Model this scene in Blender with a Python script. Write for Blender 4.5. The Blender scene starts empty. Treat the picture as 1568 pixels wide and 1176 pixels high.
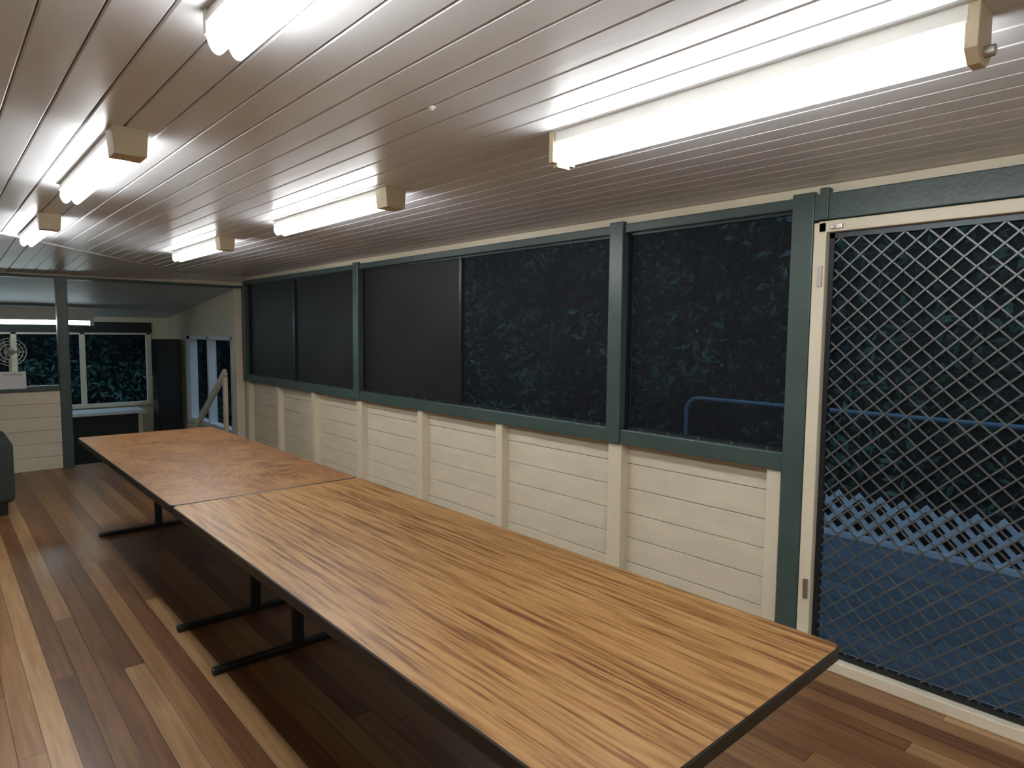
import bpy, bmesh, math, random
import numpy as np
from mathutils import Vector, Matrix
random.seed(4); rng=np.random.default_rng(4)
S=bpy.context.scene
S.view_settings.view_transform='Standard'
S.view_settings.exposure=1.32

# ---------------------------------------------------------------- materials
def N(nt,t,**kw):
    n=nt.nodes.new(t)
    for k,v in kw.items(): setattr(n,k,v)
    return n
def mat(name,col,rough=.5,var=.12,scale=6,bump=0.0,bscale=60,metal=0,spec=.5,coat=0,stretch=(1,1,1)):
    m=bpy.data.materials.new(name); m.use_nodes=True; nt=m.node_tree
    b=nt.nodes['Principled BSDF']
    b.inputs['Roughness'].default_value=rough; b.inputs['Metallic'].default_value=metal
    b.inputs['Specular IOR Level'].default_value=spec; b.inputs['Coat Weight'].default_value=coat
    tc=N(nt,'ShaderNodeTexCoord'); mp=N(nt,'ShaderNodeMapping'); mp.inputs['Scale'].default_value=stretch
    nt.links.new(tc.outputs['Object'],mp.inputs['Vector'])
    no=N(nt,'ShaderNodeTexNoise'); no.inputs['Scale'].default_value=scale; no.inputs['Detail'].default_value=5
    nt.links.new(mp.outputs[0],no.inputs['Vector'])
    cr=N(nt,'ShaderNodeValToRGB')
    cr.color_ramp.elements[0].position=.3; cr.color_ramp.elements[1].position=.7
    cr.color_ramp.elements[0].color=[c*(1-var) for c in col]+[1]
    cr.color_ramp.elements[1].color=[min(1,c*(1+var)) for c in col]+[1]
    nt.links.new(no.outputs['Fac'],cr.inputs[0]); nt.links.new(cr.outputs[0],b.inputs['Base Color'])
    if bump:
        n2=N(nt,'ShaderNodeTexNoise'); n2.inputs['Scale'].default_value=bscale
        nt.links.new(mp.outputs[0],n2.inputs['Vector'])
        bp=N(nt,'ShaderNodeBump'); bp.inputs['Strength'].default_value=bump; bp.inputs['Distance'].default_value=.01
        nt.links.new(n2.outputs['Fac'],bp.inputs['Height']); nt.links.new(bp.outputs[0],b.inputs['Normal'])
    return m
def emis(name,col,st):
    m=bpy.data.materials.new(name); m.use_nodes=True; nt=m.node_tree
    b=nt.nodes['Principled BSDF']; b.inputs['Base Color'].default_value=(.9,.9,.9,1)
    b.inputs['Emission Color'].default_value=(*col,1); b.inputs['Emission Strength'].default_value=st
    return m
def screen_mat(name,col,trans,rough=.6):
    m=bpy.data.materials.new(name); m.use_nodes=True; nt=m.node_tree
    b=nt.nodes['Principled BSDF']; b.inputs['Base Color'].default_value=(*col,1); b.inputs['Roughness'].default_value=rough
    b.inputs['Specular IOR Level'].default_value=.25
    out=nt.nodes['Material Output']; t=N(nt,'ShaderNodeBsdfTransparent'); mx=N(nt,'ShaderNodeMixShader')
    tc=N(nt,'ShaderNodeTexCoord'); no=N(nt,'ShaderNodeTexNoise'); no.inputs['Scale'].default_value=90
    nt.links.new(tc.outputs['Object'],no.inputs['Vector'])
    mr=N(nt,'ShaderNodeMapRange'); mr.inputs[1].default_value=.3; mr.inputs[2].default_value=.7
    mr.inputs[3].default_value=max(0,trans-.06); mr.inputs[4].default_value=min(1,trans+.06)
    nt.links.new(no.outputs['Fac'],mr.inputs[0]); nt.links.new(mr.outputs[0],mx.inputs[0])
    nt.links.new(b.outputs[0],mx.inputs[1]); nt.links.new(t.outputs[0],mx.inputs[2])
    nt.links.new(mx.outputs[0],out.inputs['Surface'])
    return m

def plank_mat(name,w,length,ramp,rough,grain=1.0,gapdark=.25,bumpst=.3,coat=0.0,rnd=.6):
    m=bpy.data.materials.new(name); m.use_nodes=True; nt=m.node_tree; L=nt.links.new
    b=nt.nodes['Principled BSDF']; b.inputs['Coat Weight'].default_value=coat; b.inputs['Coat Roughness'].default_value=.18
    tc=N(nt,'ShaderNodeTexCoord'); sp=N(nt,'ShaderNodeSeparateXYZ'); L(tc.outputs['Object'],sp.inputs[0])
    def M(op,a,bb=None):
        n=N(nt,'ShaderNodeMath',operation=op)
        if isinstance(a,(int,float)): n.inputs[0].default_value=a
        else: L(a,n.inputs[0])
        if bb is not None:
            if isinstance(bb,(int,float)): n.inputs[1].default_value=bb
            else: L(bb,n.inputs[1])
        return n.outputs[0]
    u=M('DIVIDE',sp.outputs['X'],w); fu=M('FLOOR',u); fr=M('FRACT',u)
    wn=N(nt,'ShaderNodeTexWhiteNoise',noise_dimensions='1D'); L(fu,wn.inputs['W'])
    v=M('ADD',M('DIVIDE',sp.outputs['Y'],length),M('MULTIPLY',wn.outputs['Value'],7)); fv=M('FLOOR',v); frv=M('FRACT',v)
    cb=N(nt,'ShaderNodeCombineXYZ'); L(fu,cb.inputs[0]); L(fv,cb.inputs[1])
    w2=N(nt,'ShaderNodeTexWhiteNoise',noise_dimensions='3D'); L(cb.outputs[0],w2.inputs['Vector'])
    mp=N(nt,'ShaderNodeMapping'); mp.inputs['Scale'].default_value=(30,1.3,1); L(tc.outputs['Object'],mp.inputs[0])
    vm=N(nt,'ShaderNodeVectorMath',operation='ADD'); L(mp.outputs[0],vm.inputs[0]); 
    vs=N(nt,'ShaderNodeVectorMath',operation='SCALE'); L(w2.outputs['Color'],vs.inputs[0]); vs.inputs['Scale'].default_value=20
    L(vs.outputs[0],vm.inputs[1])
    no=N(nt,'ShaderNodeTexNoise'); no.inputs['Scale'].default_value=1.6; no.inputs['Detail'].default_value=7; no.inputs['Distortion'].default_value=.6
    L(vm.outputs[0],no.inputs['Vector'])
    s=M('ADD',M('MULTIPLY',w2.outputs['Value'],rnd),M('MULTIPLY',M('SUBTRACT',no.outputs['Fac'],.3),grain))
    cr=N(nt,'ShaderNodeValToRGB'); e=cr.color_ramp.elements
    for i,(p,c) in enumerate(ramp):
        el=e[i] if i<2 else e.new(p)
        el.position=p; el.color=(*c,1)
    L(s,cr.inputs[0])
    g=M('MINIMUM',M('MINIMUM',fr,M('SUBTRACT',1,fr)),M('MULTIPLY',M('MINIMUM',frv,M('SUBTRACT',1,frv)),length/w))
    mr=N(nt,'ShaderNodeMapRange'); mr.inputs[1].default_value=0.008; mr.inputs[2].default_value=.03; mr.inputs[3].default_value=gapdark; mr.inputs[4].default_value=1
    L(g,mr.inputs[0])
    mx=N(nt,'ShaderNodeMix',data_type='RGBA',blend_type='MULTIPLY'); mx.inputs[0].default_value=1
    L(cr.outputs[0],mx.inputs[6]); L(mr.outputs[0],mx.inputs[7]); L(mx.outputs[2],b.inputs['Base Color'])
    r=M('ADD',M('MULTIPLY',no.outputs['Fac'],.16),rough-.08); L(r,b.inputs['Roughness'])
    bp=N(nt,'ShaderNodeBump'); bp.inputs['Strength'].default_value=bumpst; bp.inputs['Distance'].default_value=.002
    L(mr.outputs[0],bp.inputs['Height']); L(bp.outputs[0],b.inputs['Normal'])
    return m

def laminate(name,cols,swirl):
    m=bpy.data.materials.new(name); m.use_nodes=True; nt=m.node_tree; L=nt.links.new
    b=nt.nodes['Principled BSDF']
    tc=N(nt,'ShaderNodeTexCoord')
    def noise(sc,det,dist,scale=1.0):
        mp=N(nt,'ShaderNodeMapping'); mp.inputs['Scale'].default_value=sc; L(tc.outputs['Object'],mp.inputs[0])
        n=N(nt,'ShaderNodeTexNoise'); n.inputs['Scale'].default_value=scale; n.inputs['Detail'].default_value=det; n.inputs['Distortion'].default_value=dist
        L(mp.outputs[0],n.inputs['Vector']); return n.outputs['Fac']
    def M(op,a,bb,cc=None):
        n=N(nt,'ShaderNodeMath',operation=op)
        for k,q in enumerate((a,bb,cc)):
            if q is None: continue
            if isinstance(q,(int,float)): n.inputs[k].default_value=q
            else: L(q,n.inputs[k])
        return n.outputs[0]
    if not swirl:
        a=noise((72,2.8,1),3,.15); c=noise((190,8,1),4,0); d=noise((5,.7,1),2,0)
        s=M('ADD',M('MULTIPLY',a,.70),M('ADD',M('MULTIPLY',c,.38),M('SUBTRACT',M('MULTIPLY',d,.12),.065)))
    else:
        lo=noise((2.2,1.3,1),3,1.3)
        f=M('PINGPONG',M('MULTIPLY',lo,14),.5)
        c=noise((70,16,1),5,.3); d=noise((7,5,1),5,.8)
        s=M('ADD',M('MULTIPLY',f,.28),M('ADD',M('MULTIPLY',c,.35),M('MULTIPLY',d,.5)))
    cr=N(nt,'ShaderNodeValToRGB'); e=cr.color_ramp.elements
    for i,(p,cc) in enumerate(cols):
        el=e[i] if i<2 else e.new(p)
        el.position=p; el.color=(*cc,1)
    L(s,cr.inputs[0]); L(cr.outputs[0],b.inputs['Base Color'])
    r=N(nt,'ShaderNodeMapRange'); L(c,r.inputs[0]); r.inputs[3].default_value=.30; r.inputs[4].default_value=.50
    L(r.outputs[0],b.inputs['Roughness'])
    return m

CREAM=mat('cream_paint',(.70,.63,.49),.45,.04,3,bump=.12,bscale=40)
CREAM2=mat('cream_board_paint',(.68,.615,.48),.5,.05,4,bump=.15,bscale=30,stretch=(1,1,4))
GREEN=mat('sage_green_gloss_paint',(.052,.084,.078),.35,.10,8,bump=.12,bscale=50)
CEIL=mat('ceiling_gloss_paint',(.655,.66,.68),.33,.05,2,bump=.10,bscale=9,stretch=(3,.6,1))
GAP=mat('dark_gap',(.03,.025,.02),.9)
CGAP=mat('ceiling_joint_shadow_paint',(.14,.125,.11),.8)
FLOOR=plank_mat('polished_hardwood',.083,3.4,[(0.0,(.080,.033,.014)),(.25,(.15,.064,.024)),(.5,(.235,.112,.043)),(.75,(.32,.175,.075)),(1,(.43,.265,.13))],.38,coat=.14,gapdark=.38,rnd=.72,grain=.85)
DECK=plank_mat('weathered_deck',.14,3.5,[(0,(.045,.058,.072)),(1,(.15,.18,.21))],.7,gapdark=.08)
TAB1=laminate('teak_laminate',[(.39,(.115,.046,.013)),(.47,(.20,.092,.028)),(.56,(.29,.152,.052)),(.70,(.35,.20,.078))],False)
TAB2=laminate('worn_teak_laminate',[(.38,(.13,.055,.020)),(.52,(.235,.112,.043)),(.68,(.31,.162,.066)),(.8,(.36,.21,.10))],True)
BLACK=mat('black_powdercoat',(.008,.009,.009),.4,.2)
EDGE=mat('black_edge_band',(.010,.009,.008),.45,.2)
LAMPW=mat('lamp_batten_white',(.75,.73,.68),.4,.04)
LAMPB=mat('aged_cream_plastic',(.56,.47,.32),.45,.08)
TUBE=emis('lit_diffuser',(.96,.985,.985),12)
TUBE2=emis('lit_tube_cool',(.75,.95,1.0),5)
FAB=screen_mat('black_shade_cloth',(.0155,.015,.0175),.05,.5)
MESH=screen_mat('insect_mesh',(.010,.012,.017),.46)
MESHD=screen_mat('fly_mesh_door',(.008,.011,.016),.56)
ALU=mat('dark_bronze_aluminium',(.03,.035,.04),.35,.1,metal=.6)
SILV=mat('galvanised_grille',(.125,.13,.13),.4,.15,metal=.4)
FANW=mat('fan_white_wire',(.55,.55,.53),.4,.05)
WHITE=mat('white_gloss_trim',(.70,.74,.77),.4,.04)
STEEL=mat('steel_hardware',(.5,.48,.44),.3,.1,metal=.9)
SOFA=mat('charcoal_fabric',(.028,.034,.032),.9,.2,30,bump=.4,bscale=300)
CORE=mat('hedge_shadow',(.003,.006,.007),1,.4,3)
GLASS=screen_mat('window_glass',(.01,.02,.025),.88,.05)
PAPER=mat('paper',(.75,.77,.8),.7,.02)
BLUE=mat('blue_painted_rail',(.085,.165,.235),.5,.1)
LATT=mat('white_lattice_paint',(.60,.70,.78),.6,.08)
GROUND=mat('garden_ground',(.02,.035,.03),1,.5,2,bump=.5,bscale=8)
GREYC=mat('lowroom_ceiling_paint',(.50,.51,.52),.5,.05)
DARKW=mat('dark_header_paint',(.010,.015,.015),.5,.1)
LEAF=bpy.data.materials.new('leaf_green'); LEAF.use_nodes=True; nt=LEAF.node_tree
tc=N(nt,'ShaderNodeTexCoord')
n1=N(nt,'ShaderNodeTexNoise'); n1.inputs['Scale'].default_value=.75; n1.inputs['Detail'].default_value=3
n2=N(nt,'ShaderNodeTexNoise'); n2.inputs['Scale'].default_value=9; n2.inputs['Detail'].default_value=2
nt.links.new(tc.outputs['Object'],n1.inputs['Vector']); nt.links.new(tc.outputs['Object'],n2.inputs['Vector'])
ma=N(nt,'ShaderNodeMath',operation='MULTIPLY_ADD'); nt.links.new(n2.outputs['Fac'],ma.inputs[0]); ma.inputs[1].default_value=.35
nt.links.new(n1.outputs['Fac'],ma.inputs[2]); cr=N(nt,'ShaderNodeValToRGB')
cr.color_ramp.elements[0].position=.60; cr.color_ramp.elements[0].color=(.004,.009,.010,1)
cr.color_ramp.elements[1].position=.86; cr.color_ramp.elements[1].color=(.085,.19,.135,1)
nt.links.new(ma.outputs[0],cr.inputs[0]); nt.links.new(cr.outputs[0],nt.nodes['Principled BSDF'].inputs['Base Color'])
nt.nodes['Principled BSDF'].inputs['Roughness'].default_value=.6
nt.nodes['Principled BSDF'].inputs['Specular IOR Level'].default_value=.15

# ---------------------------------------------------------------- mesh builder
class B:
    def __init__(s): s.v=[];s.f=[];s.m=[];s.mats=[]
    def mi(s,mt):
        if mt not in s.mats: s.mats.append(mt)
        return s.mats.index(mt)
    def add(s,vs,fs,mt):
        o=len(s.v); s.v+= [tuple(x) for x in vs]; k=s.mi(mt)
        for f in fs: s.f.append([i+o for i in f]); s.m.append(k)
    def box(s,x0,x1,y0,y1,z0,z1,mt,M=None):
        vs=[(x,y,z) for x in(x0,x1) for y in(y0,y1) for z in(z0,z1)]
        if M is not None: vs=[tuple(M@Vector(v)) for v in vs]
        s.add(vs,[(0,1,3,2),(4,6,7,5),(0,4,5,1),(2,3,7,6),(0,2,6,4),(1,5,7,3)],mt)
    def rod(s,p,q,w,h,mt):
        p=Vector(p);q=Vector(q);d=(q-p);l=d.length;d.normalize()
        a=Vector((0,0,1)) if abs(d.z)<.95 else Vector((1,0,0))
        r=d.cross(a).normalized();u=r.cross(d)
        M=Matrix((( r.x,d.x,u.x,p.x),(r.y,d.y,u.y,p.y),(r.z,d.z,u.z,p.z),(0,0,0,1)))
        s.box(-w/2,w/2,0,l,-h/2,h/2,mt,M)
    def cyl(s,p,q,r,mt,n=12,r2=None):
        p=Vector(p);q=Vector(q);d=(q-p).normalized(); r2=r if r2 is None else r2
        a=Vector((0,0,1)) if abs(d.z)<.95 else Vector((1,0,0))
        e=d.cross(a).normalized();u=e.cross(d); vs=[]
        for c,rr in((p,r),(q,r2)):
            for i in range(n):
                t=2*math.pi*i/n; vs.append(c+e*rr*math.cos(t)+u*rr*math.sin(t))
        fs=[(i,(i+1)%n,n+(i+1)%n,n+i) for i in range(n)]+[tuple(range(n))[::-1],tuple(range(n,2*n))]
        s.add(vs,fs,mt)
    def extr(s,prof,y0,y1,mt,cap=True,dz=None):  # closed (x,z) profile along Y; dz: drop of far end
        n=len(prof); d=dz or 0
        vs=[(x,y0,z) for x,z in prof]+[(x,y1,z-d) for x,z in prof]
        fs=[(i,(i+1)%n,n+(i+1)%n,n+i) for i in range(n)]
        if cap: fs+=[tuple(range(n))[::-1],tuple(range(n,2*n))]
        s.add(vs,fs,mt)
    def obj(s,name,bevel=0,smooth=False,parent=None,seg=2,loc=None):
        me=bpy.data.meshes.new(name); v=s.v
        if loc is not None: v=[(a-loc[0],b-loc[1],c-loc[2]) for a,b,c in v]
        me.from_pydata(v,[],s.f)
        for m in s.mats: me.materials.append(m)
        me.polygons.foreach_set('material_index',s.m)
        bm=bmesh.new(); bm.from_mesh(me); bmesh.ops.recalc_face_normals(bm,faces=bm.faces); bm.to_mesh(me); bm.free()
        if smooth:
            me.polygons.foreach_set('use_smooth',[True]*len(me.polygons))
        o=bpy.data.objects.new(name,me); S.collection.objects.link(o)
        if loc is not None: o.location=loc
        if bevel:
            md=o.modifiers.new('bevel','BEVEL'); md.width=bevel; md.segments=seg; md.limit_method='ANGLE'; md.angle_limit=math.radians(40)
        if parent: o.parent=parent
        return o

XW=2.99; YP=8.43; ZC=2.17
XL=-1.9; YB=-3.2
YF=12.0; ZF=-.75
ZP=2.075   # ceiling height where it meets the partition
# ---------------------------------------------------------------- floor
b=B(); b.box(XL,XW+.1,YB,YP+.08,-.06,0,FLOOR); b.obj('floor')
b=B(); b.box(XL,XW+.1,YP+.08,YF+.1,ZF-.06,ZF,FLOOR)
b.obj('floor_lower_room')
b=B()
for i in range(4):
    y0=YP+.10+i*.26; b.box(1.2,2.70,y0,y0+.28,ZF,-.15*(i+1)-.0,FLOOR)
b.obj('stair_treads',.01)
# ---------------------------------------------------------------- ceiling (V-jointed boards, hipped down at the far end)
def hip(x): return min(YP-.15,4.85+(x+.35)*(3.55/2.7))
b=B(); w=.105; x=XL
while x<XW+.1:
    x1=min(x+w,XW+.12); yh=hip((x+x1)/2)
    g=.0008+.0022*random.random()
    pr=[(x+g,ZC+.005),(x+.0055,ZC),(x1-.0055,ZC),(x1-.0006,ZC+.005),(x1-.0006,ZC+.02),(x+g,ZC+.02)]
    b.extr(pr,YB,yh,CEIL)
    b.extr(pr,yh,YP+.05,CEIL,dz=(ZC-ZP))
    x+=w
b.box(XL,XW+.12,YB,YP+.05,ZC+.022,ZC+.05,CGAP)
b.obj('ceiling')
b=B()
b.rod((-.35,4.85,ZC-.004),(2.35,8.38,ZC-.004),.03,.012,CEIL)
b.obj('trim_1')
b=B(); b.cyl((1.15,1.65,ZC-.005),(1.15,1.65,ZC+.002),.010,PAPER,16); b.cyl((1.15,1.65,ZC-.010),(1.15,1.65,ZC-.004),.005,PAPER,12)
b.obj('ceiling_screw_cap')

# ---------------------------------------------------------------- window wall (right)
SIL0,SIL1=.865,.95
TOP=2.075
posts=[(1.30,1.40),(2.37,2.47),(5.44,5.54),(8.33,8.43)]
b=B()
z=0.0
while z<SIL0-.001:
    z1=min(z+.148,SIL0); b.box(XW+.065,XW+.085,1.35,YP,z+.0015,z1-.0018,CREAM2); z+=.148
b.box(XW+.084,XW+.10,1.35,YP,0,SIL0,GAP)
for y in (1.45,2.42,3.47,4.47,5.49,6.48,7.43,8.35):
    hw=.035 if y not in(2.42,5.49) else .05
    b.box(XW-.0,XW+.066,y-hw,y+hw,0,SIL0,CREAM)
b.box(XW+.02,XW+.10,YB,.34,0,ZC+.02,CREAM)
b.obj('wall_right',.003)
b=B()
b.box(XW-.02,XW+.10,1.40,YP,SIL0,SIL1,GREEN)
b.box(XW-.015,XW+.10,1.30,YP,TOP,2.125,GREEN)
b.box(XW-.03,XW+.10,YB,1.30,2.01,2.125,GREEN)
for i,(a,c) in enumerate(posts):
    b.box(XW-.03,XW+.08,a,c,SIL0 if i else 0,2.14 if i<3 else 2.07,GREEN)
b.box(XW-.04,XW+.02,1.235,1.275,2.01,2.15,GREEN)
b.obj('trim_2',.005)
b=B(); b.box(XW-.0,XW+.09,YB,YP-.1,2.126,ZC-.001,CREAM); b.obj('trim_3',.004)
def window(n,y0,y1,div,mats_):
    b=B(); z0,z1=SIL1,TOP; xf=XW+.02
    t=.014
    b.box(xf,xf+.03,y0,y1,z0,z0+t,ALU); b.box(xf,xf+.03,y0,y1,z1-t,z1,ALU)
    b.box(xf,xf+.03,y0,y0+t,z0,z1,ALU); b.box(xf,xf+.03,y1-t,y1,z0,z1,ALU)
    ys=[y0]+div+[y1]
    for d in div: b.box(xf-.004,xf+.03,d-.016,d+.016,z0,z1,ALU)
    for k,mm in enumerate(mats_):
        a,c=ys[k]+t,ys[k+1]-t
        ny,nz=24,16; vs=[];fs=[]
        for i in range(ny+1):
            for j in range(nz+1):
                u=i/ny; v=j/nz; sg=math.sin(math.pi*u)*math.sin(math.pi*v)
                d=.012*sg*(1+.5*math.sin(u*7+v*5+n)) if mm is FAB else .004*sg
                vs.append((xf+.016+d,a+(c-a)*u,z0+(z1-z0)*v))
        for i in range(ny):
            for j in range(nz):
                q=i*(nz+1)+j; fs.append((q,q+nz+1,q+nz+2,q+1))
        b.add(vs,fs,mm)
        yy=a+.08
        while yy<c:
            b.box(xf-.004,xf+.002,yy-.004,yy+.004,z0+.004,z0+.012,STEEL); yy+=.19
    b.obj('window_%d'%n)
window(1,1.40,2.37,[],[MESH])
window(2,2.47,5.44,[3.95],[MESH,FAB])
window(3,5.54,8.33,[6.96],[FAB,FAB])

# ---------------------------------------------------------------- security door
b=B(); d0,d1=.36,1.275
b.box(XW-.035,XW+.05,d1-.035,d1+.02,0,2.0,CREAM); b.box(XW-.035,XW+.05,d0-.02,d0+.035,0,2.0,CREAM)
b.box(XW-.035,XW+.05,d0,d1,1.955,2.005,CREAM); b.box(XW-.04,XW+.09,d0,d1,0,.05,CREAM)
fr=b.obj('door_frame',.004)
b=B(); xa=XW+.0; a,c=d0+.036,d1-.036; z0,z1=.052,1.953
for bx in ((a,a+.022,z0,z1),(c-.022,c,z0,z1),(a,c,z0,z0+.022),(a,c,z1-.022,z1)):
    b.box(xa,xa+.03,*bx,ALU)
b.add([(xa+.026,a,z0),(xa+.026,c,z0),(xa+.026,c,z1),(xa+.026,a,z1)],[(0,1,2,3)],MESHD)
pw,ph=.084,.080
span_y=c-a; span_z=z1-z0
for s_ in (1,-1):
    for i in range(-int(span_z/ph)-2,int(span_y/pw)+int(span_z/ph)+3):
        ya=a+i*pw
        def yz(zz): return ya+s_*(zz-z0)*pw/ph
        lo,hi=z0,z1
        if s_>0:
            lo=max(lo,z0+(a-ya)*ph/pw); hi=min(hi,z0+(c-ya)*ph/pw)
        else:
            lo=max(lo,z0+(ya-c)*ph/pw); hi=min(hi,z0+(ya-a)*ph/pw)
        if hi-lo>.01: b.rod((xa+.010+ (0.003*s_),yz(lo),lo),(xa+.010+.003*s_,yz(hi),hi),.006,.0065,SILV)
for zz in(.3,1.72): b.box(XW-.045,XW-.034,c+.01,c+.03,zz,zz+.09,STEEL)
b.obj('door_1')
b=B(); b.box(XW-.05,XW-.03,1.17,1.22,1.965,1.985,STEEL); b.cyl((XW-.045,1.2,1.975),(XW-.06,1.2,1.975),.006,STEEL); b.obj('door_closer_bracket',.002)

# ---------------------------------------------------------------- other walls
b=B(); z=0
while z<ZC:
    b.box(XL-.02,XL,YB,YF,z+.002,min(z+.148,ZC)-.002,CREAM2); z+=.15
b.box(XL-.06,XL-.02,YB,YF,ZF,ZC+.05,CREAM); b.obj('wall_left')
b=B(); b.box(XL,XW+.1,YB-.06,YB,0,ZC+.05,CREAM)
for i in range(14): b.box(XL,XW,YB,YB+.012,i*.15+.002,i*.15+.148,CREAM2)
b.obj('wall_back')
b=B()
for i in range(6):
    b.box(XL,1.03,YP-.02,YP,i*.142+.001,i*.142+.1405,CREAM2)
b.box(XL,1.03,YP,YP+.06,0,.84,CREAM)
b.obj('wall_far',.003)
b=B(); b.box(XL,XW+.1,YP+.0,YP+.08,ZF,-.061,CREAM); b.obj('stair_riser')
b=B()
b.box(XL,1.03,YP-.035,YP+.07,.84,.90,GREEN)
b.box(1.03,1.13,YP-.035,YP+.07,0,2.04,GREEN)
b.box(XL,XW,YP-.03,YP+.07,2.03,2.06,GREEN)
b.box(XL,XW,YP-.01,YP+.07,2.06,ZC,CREAM)
b.box(2.88,2.985,YP+.0,YP+.07,0,2.03,CREAM)
b.obj('trim_4',.004)

# lower room shell
zc0,zc1=2.06,1.70
b=B()
b.add([(XL,YP+.07,zc0),(XW+.1,YP+.07,zc0),(XW+.1,YF,zc1),(XL,YF,zc1)],[(0,1,2,3)],GREYC)
b.add([(XL,YP+.07,zc0+.04),(XW+.1,YP+.07,zc0+.04),(XW+.1,YF,zc1+.04),(XL,YF,zc1+.04)],[(0,1,2,3)],GREYC)
b.obj('ceiling_lower_room')
wz0,wz1=.30,1.45
b=B()
b.box(XL,XW+.1,YF,YF+.08,ZF,wz0,CREAM); b.box(XL,XW+.1,YF,YF+.08,1.62,2.0,CREAM)
b.box(2.75,XW+.1,YF,YF+.08,wz0,1.62,CREAM); b.box(XL,-1.2,YF,YF+.08,wz0,1.62,CREAM)
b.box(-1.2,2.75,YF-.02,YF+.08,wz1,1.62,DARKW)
b.obj('wall_far_lower_room')
b=B()
for xx in (-1.2,-.1,.93,1.78,2.7):
    b.box(xx-.035,xx+.035,YF-.03,YF+.05,wz0,wz1,CREAM)
b.box(-1.2,2.75,YF-.04,YF+.05,wz0-.03,wz0+.03,CREAM); b.box(-1.2,2.75,YF-.03,YF+.05,wz1-.03,wz1,CREAM)
b.add([(-1.2,YF+.03,wz0),(2.75,YF+.03,wz0),(2.75,YF+.03,wz1),(-1.2,YF+.03,wz1)],[(0,1,2,3)],GLASS)
b.obj('window_4',.004)
b=B(); b.box(XW,XW+.1,YP+.08,YF,ZF,.15,CREAM); b.box(XW,XW+.1,YP+.08,YF,1.42,2.2,CREAM)
b.box(XW,XW+.1,YP+.08,8.75,.15,1.42,CREAM); b.box(XW,XW+.1,10.75,YF,.15,1.42,CREAM)
b.obj('wall_right_lower_room')
b=B()
for yy,w_ in ((8.78,.04),(9.75,.03),(10.68,.09)): b.box(XW-.05,XW+.06,yy-w_,yy+w_,.15,1.42,WHITE)
b.box(XW-.06,XW+.06,8.75,10.75,.12,.19,WHITE); b.box(XW-.05,XW+.06,8.75,10.75,1.37,1.43,WHITE)
b.add([(XW+.04,8.75,.15),(XW+.04,10.75,.15),(XW+.04,10.75,1.42),(XW+.04,8.75,1.42)],[(0,1,2,3)],GLASS)
b.obj('window_5',.004)
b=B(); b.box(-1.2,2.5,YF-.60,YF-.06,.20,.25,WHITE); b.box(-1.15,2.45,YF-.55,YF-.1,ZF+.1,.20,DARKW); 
for xx in (-1.1,.1,1.3,2.4): b.box(xx,xx+.06,YF-.58,YF-.52,ZF,.2,CREAM)
b.obj('counter_bench',.006)
b=B(); b.box(2.60,2.93,11.0,11.35,ZF,1.36,BLACK); b.box(2.59,2.60,11.02,11.33,ZF+.1,.2,ALU); b.box(2.59,2.60,11.02,11.33,.22,1.34,ALU); b.box(2.57,2.59,11.29,11.31,.5,.8,STEEL)
b.obj('storage_cupboard',.008)
b=B()
b.rod((2.78,YP+.1,.98),(2.78,9.80,.14),.045,.09,CREAM)
for y,zt in ((8.55,.92),(9.75,.18)): b.box(2.755,2.805,y-.03,y+.03,ZF,zt,CREAM)
b.obj('stair_handrail',.006)
b=B(); b.box(-.6,1.75,10.76,10.86,1.62,1.79,LAMPW); b.cyl((-.55,10.81,1.59),(1.70,10.81,1.59),.03,TUBE2,14)
b.box(-.6,-.55,10.77,10.85,1.55,1.63,LAMPW); b.box(1.70,1.75,10.77,10.85,1.55,1.63,LAMPW); b.obj('ceiling_light_lower_room')
b=B()
cx,cy,cz=.62,YP+.03,1.26
b.cyl((cx,cy,.90),(cx,cy,.925),.04,FANW,24); b.cyl((cx,cy,.92),(cx,cy,1.2),.013,FANW)
b.cyl((cx,cy+.01,cz),(cx,cy+.08,cz),.045,FANW,16,.03)
for r in(.14,.11,.08,.04):
    for yy in(-.03,.02):
        for i in range(28):
            t=2*math.pi*i/28;t2=2*math.pi*(i+1)/28
            b.rod((cx+r*math.cos(t),cy+yy,cz+r*math.sin(t)),(cx+r*math.cos(t2),cy+yy,cz+r*math.sin(t2)),.005,.005,FANW)
for i in range(16):
    t=2*math.pi*i/16; b.rod((cx,cy-.03,cz),(cx+.14*math.cos(t),cy-.03,cz+.14*math.sin(t)),.003,.003,FANW)
for i in range(3):
    t=2*math.pi*i/3
    b.rod((cx,cy-.01,cz),(cx+.12*math.cos(t),cy-.005,cz+.12*math.sin(t)),.05,.02,SILV)
b.obj('desk_fan')
b=B(); b.box(.52,.74,YP-.045,YP-.037,.88,1.06,PAPER); b.box(.55,.71,YP-.0455,YP-.045,1.02,1.035,GREYC); b.obj('paper_notice',.001)

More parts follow.
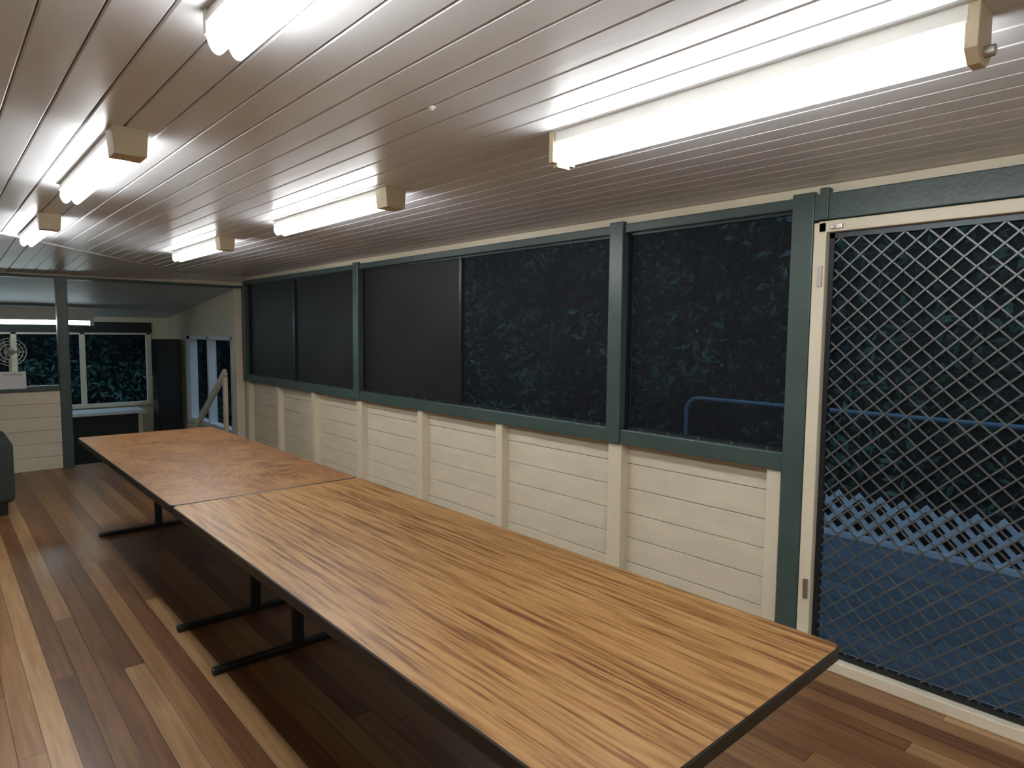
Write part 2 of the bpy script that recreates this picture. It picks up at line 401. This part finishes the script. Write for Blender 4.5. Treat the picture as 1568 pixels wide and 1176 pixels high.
# ---------------------------------------------------------------- tables
def table(name,y0,y1,top,loc_legs,suffix=''):
    x0,x1=.78,1.715; zt=.71; cx=(x0+x1)/2; cy=(y0+y1)/2
    e=bpy.data.objects.new(name,None); S.collection.objects.link(e); e.location=(cx,cy,0)
    def rr(x0,x1,y0,y1,r,n=6):
        pts=[]
        for (px,py,a0) in ((x1-r,y1-r,0),(x0+r,y1-r,90),(x0+r,y0+r,180),(x1-r,y0+r,270)):
            for i in range(n+1):
                t=math.radians(a0+90*i/n); pts.append((px+r*math.cos(t),py+r*math.sin(t)))
        return pts
    b=B(); p=rr(x0,x1,y0,y1,.03); n=len(p)
    pi=rr(x0+.004,x1-.004,y0+.004,y1-.004,.027)
    vs=[(x,y,zt-.032) for x,y in p]+[(x,y,zt-.003) for x,y in p]+[(x,y,zt) for x,y in pi]
    b.add(vs,[(i,(i+1)%n,n+(i+1)%n,n+i) for i in range(n)]+[(n+i,n+(i+1)%n,2*n+(i+1)%n,2*n+i) for i in range(n)]+[tuple(range(n))[::-1]],EDGE)
    b.add([(x,y,zt) for x,y in pi],[tuple(range(n))],top)
    o=b.obj('top'+suffix,loc=(cx,cy,0)); o.parent=e; o.location=(0,0,0)
    b=B()
    b.box(x0+.03,x1-.03,y0+.03,y0+.055,zt-.07,zt-.032,BLACK); b.box(x0+.03,x1-.03,y1-.055,y1-.03,zt-.07,zt-.032,BLACK)
    b.box(x0+.03,x0+.055,y0+.03,y1-.03,zt-.07,zt-.032,BLACK); b.box(x1-.055,x1-.03,y0+.03,y1-.03,zt-.07,zt-.032,BLACK)
    for yl in loc_legs:
        s_=1 if yl<cy else -1
        b.box(x0+.08,x1-.08,yl-.019,yl+.019,.0,.028,BLACK)
        b.box(cx-.024,cx+.024,yl-.02,yl+.02,.02,zt-.06,BLACK)
        b.box(x0+.08,x1-.08,yl-.02,yl+.02,zt-.072,zt-.034,BLACK)
        b.rod((cx,yl,.30),(cx,yl+s_*.42,zt-.05),.02,.012,BLACK)
    o=b.obj('legs'+suffix,.004,loc=(cx,cy,0)); o.parent=e; o.location=(0,0,0)
table('folding_table',.63,3.155,TAB1,(.92,2.90))
table('folding_table.001',3.165,5.62,TAB2,(3.44,5.42),'.001')

# ---------------------------------------------------------------- fluorescent fixtures
def fixture(i,xc,y0,y1,box):
    b=B(); z=ZC; k_=1.35 if i==0 else 1.0
    b.extr([(xc-.045,z),(xc-.05,z-.025*k_),(xc-.038,z-.04*k_),(xc+.038,z-.04*k_),(xc+.05,z-.025*k_),(xc+.045,z)],y0+.02,y1-.02,LAMPW)
    pr=[(xc-.043,z-.038*k_)]
    for k in range(17):
        t=k/16; xx=xc-.043+.086*t; zz=z-.052*k_-.030*abs(math.sin(2*math.pi*t))**.6; pr.append((xx,zz))
    pr.append((xc+.043,z-.038*k_))
    b.extr(pr,y0+.03,y1-.01,TUBE)
    if box:
        b.extr([(xc-.055,z),(xc-.048,z-.092),(xc+.048,z-.092),(xc+.055,z)],y0-.06,y0+.035,LAMPB)
    elif i==0:
        b.extr([(xc-.045,z),(xc-.05,z-.09),(xc-.02,z-.115),(xc+.02,z-.115),(xc+.05,z-.09),(xc+.045,z)],y0,y0+.025,LAMPB)
        b.cyl((xc,y0-.02,z-.09),(xc,y0+.01,z-.09),.012,STEEL)
        b.extr([(xc-.054,z),(xc-.054,z-.10),(xc+.054,z-.10),(xc+.054,z)],y1-.016,y1+.004,LAMPB)
        b.box(xc-.03,xc+.03,y1-.014,y1+.006,z-.112,z-.099,LAMPB)
    else:
        b.extr([(xc-.05,z),(xc-.05,z-.05),(xc+.05,z-.05),(xc+.05,z)],y1-.03,y1-.012,LAMPW)
    b.obj('fluorescent_light' if i==0 else 'fluorescent_light.%03d'%i,.002)
for i,(xc,y0,y1,bx) in enumerate([(1.63,.385,1.58,False),(1.65,2.72,4.0,True),(1.63,4.95,6.15,True),
                                   (.51,.31,1.51,False),(.53,2.56,3.72,True),(.56,4.72,5.85,True),
                                   (1.60,-2.0,-.8,True),(.50,-2.0,-.8,True)]):  # unseen pair behind the camera, added as fill light
    fixture(i,xc,y0,y1,bx)

# ---------------------------------------------------------------- armchair
b=B()
x1=.47;x0=-.40;y0=6.5;y1=7.3
b.box(x0+.04,x1-.04,y0+.03,y1-.03,.12,.34,SOFA)
b.box(x1-.16,x1,y0,y1,.10,.60,SOFA); b.box(x0,x0+.16,y0,y1,.10,.60,SOFA)
b.box(x0+.05,x1-.05,y1-.2,y1,.12,.86,SOFA)
b.box(x0+.17,x1-.17,y0+.01,y1-.2,.34,.46,SOFA)
o=b.obj('armchair',.045,seg=4)
b=B()
for xx in(x0+.05,x1-.11):
    for yy in(y0+.04,y1-.1): b.box(xx,xx+.06,yy,yy+.06,0,.13,BLACK)
l=b.obj('feet',.004); l.parent=o

# ---------------------------------------------------------------- outdoors
b=B(); b.box(XW+.1,6.3,-3,8.3,-.16,-.10,DECK); b.obj('deck_outside')
b=B(); b.box(-12,30,-15,50,-1.2,-1.1,GROUND); b.obj('ground_outside')
b=B()
b.cyl((6.0,-2.5,.84),(6.0,3.75,.84),.020,BLUE,12)
for i in range(6):
    t0=i/6*math.pi/2;t1=(i+1)/6*math.pi/2;r=.15
    b.cyl((6.0,3.75+r*math.sin(t0),.84-r+r*math.cos(t0)),(6.0,3.75+r*math.sin(t1),.84-r+r*math.cos(t1)),.020,BLUE,12)
b.cyl((6.0,3.9,-.10),(6.0,3.9,.69),.020,BLUE,12)
for y in(-2.4,-.6): b.cyl((6.0,y,-.10),(6.0,y,.84),.018,BLUE,12)
b.obj('deck_railing')
b=B(); 
ya,yb,za,zb=-2.5,3.6,-.08,.26
for s_ in(1,-1):
    yy=ya-.4
    while yy<yb+.4:
        p=(yy,za) if s_>0 else (yy+(zb-za),za); q=(yy+(zb-za),zb) if s_>0 else (yy,zb)
        if ya<=min(p[0],q[0]) and max(p[0],q[0])<=yb:
            b.rod((5.4+.006*s_,p[0],p[1]),(5.4+.006*s_,q[0],q[1]),.01,.036,LATT)
        yy+=.155
b.box(5.37,5.43,ya,yb,-.10,za+.02,LATT)
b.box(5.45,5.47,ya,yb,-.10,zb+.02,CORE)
b.obj('lattice_panel')
def hedge(name,xr,yr,zr,n,size,axis):
    P=np.empty((n,3)); 
    P[:,0]=rng.uniform(*xr,n);P[:,1]=rng.uniform(*yr,n);P[:,2]=rng.uniform(*zr,n)
    k=np.sin(P[:,1]*2.1+P[:,2]*1.3)+np.sin(P[:,1]*1.1-P[:,2]*2.7+1)+np.sin(P[:,0]*1.7+P[:,2]*3.1)
    if axis=='x': P[:,0]+=k*.22
    else: P[:,1]+=k*.22
    d=rng.normal(size=(n,3)); d[:,2]-=.6; d/=np.linalg.norm(d,axis=1)[:,None]
    e=np.cross(d,rng.normal(size=(n,3))); e/=np.linalg.norm(e,axis=1)[:,None]
    s=size*rng.uniform(.6,1.3,(n,1))
    V=np.empty((n,4,3)); V[:,0]=P-d*s; V[:,1]=P+e*s*.38; V[:,2]=P+d*s; V[:,3]=P-e*s*.38
    me=bpy.data.meshes.new(name); me.from_pydata(V.reshape(-1,3).tolist(),[],np.arange(4*n).reshape(-1,4).tolist())
    me.materials.append(LEAF)
    o=bpy.data.objects.new(name,me); S.collection.objects.link(o); return o
hedge('garden_hedge',(7.2,8.6),(-4,17),(-1.1,4.6),26000,.085,'x')
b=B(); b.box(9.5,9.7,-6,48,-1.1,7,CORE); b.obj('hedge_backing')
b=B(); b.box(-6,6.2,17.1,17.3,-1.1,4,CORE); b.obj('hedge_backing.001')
hedge('garden_hedge.001',(-4,6),(15,16.2),(-1.1,3.6),14000,.085,'y')

# ---------------------------------------------------------------- world
w=bpy.data.worlds.new('dusk_sky'); S.world=w; w.use_nodes=True; nt=w.node_tree
bg=nt.nodes['Background']; tc=N(nt,'ShaderNodeTexCoord'); sp=N(nt,'ShaderNodeSeparateXYZ'); cr=N(nt,'ShaderNodeValToRGB')
nt.links.new(tc.outputs['Generated'],sp.inputs[0]); nt.links.new(sp.outputs[2],cr.inputs[0])
cr.color_ramp.elements[0].color=(.25,.42,.58,1); cr.color_ramp.elements[1].color=(.30,.52,.78,1)
nt.links.new(cr.outputs[0],bg.inputs[0]); bg.inputs[1].default_value=.60

# ---------------------------------------------------------------- camera (from the two horizontal vanishing directions)
f=996.0
Y=Vector((-111-784,502-588,f)).normalized()
v2y=521-588; v2x=-(v2y*(502-588)+f*f)/(-895.0)
X=Vector((v2x,v2y,f)).normalized()
D=Y.cross(X)*1.0
if D.y<0: D=-D
cam=bpy.data.cameras.new('camera'); co=bpy.data.objects.new('camera',cam); S.collection.objects.link(co); S.camera=co
cam.sensor_width=36; cam.lens=36*f/1568; cam.clip_start=.05
R=Vector((X[0],Y[0],-D[0])); Dn=Vector((X[1],Y[1],-D[1])); Fw=Vector((X[2],Y[2],-D[2])); U=-Dn
co.matrix_world=Matrix(((R.x,U.x,-Fw.x,0),(R.y,U.y,-Fw.y,0),(R.z,U.z,-Fw.z,1.5),(0,0,0,1)))
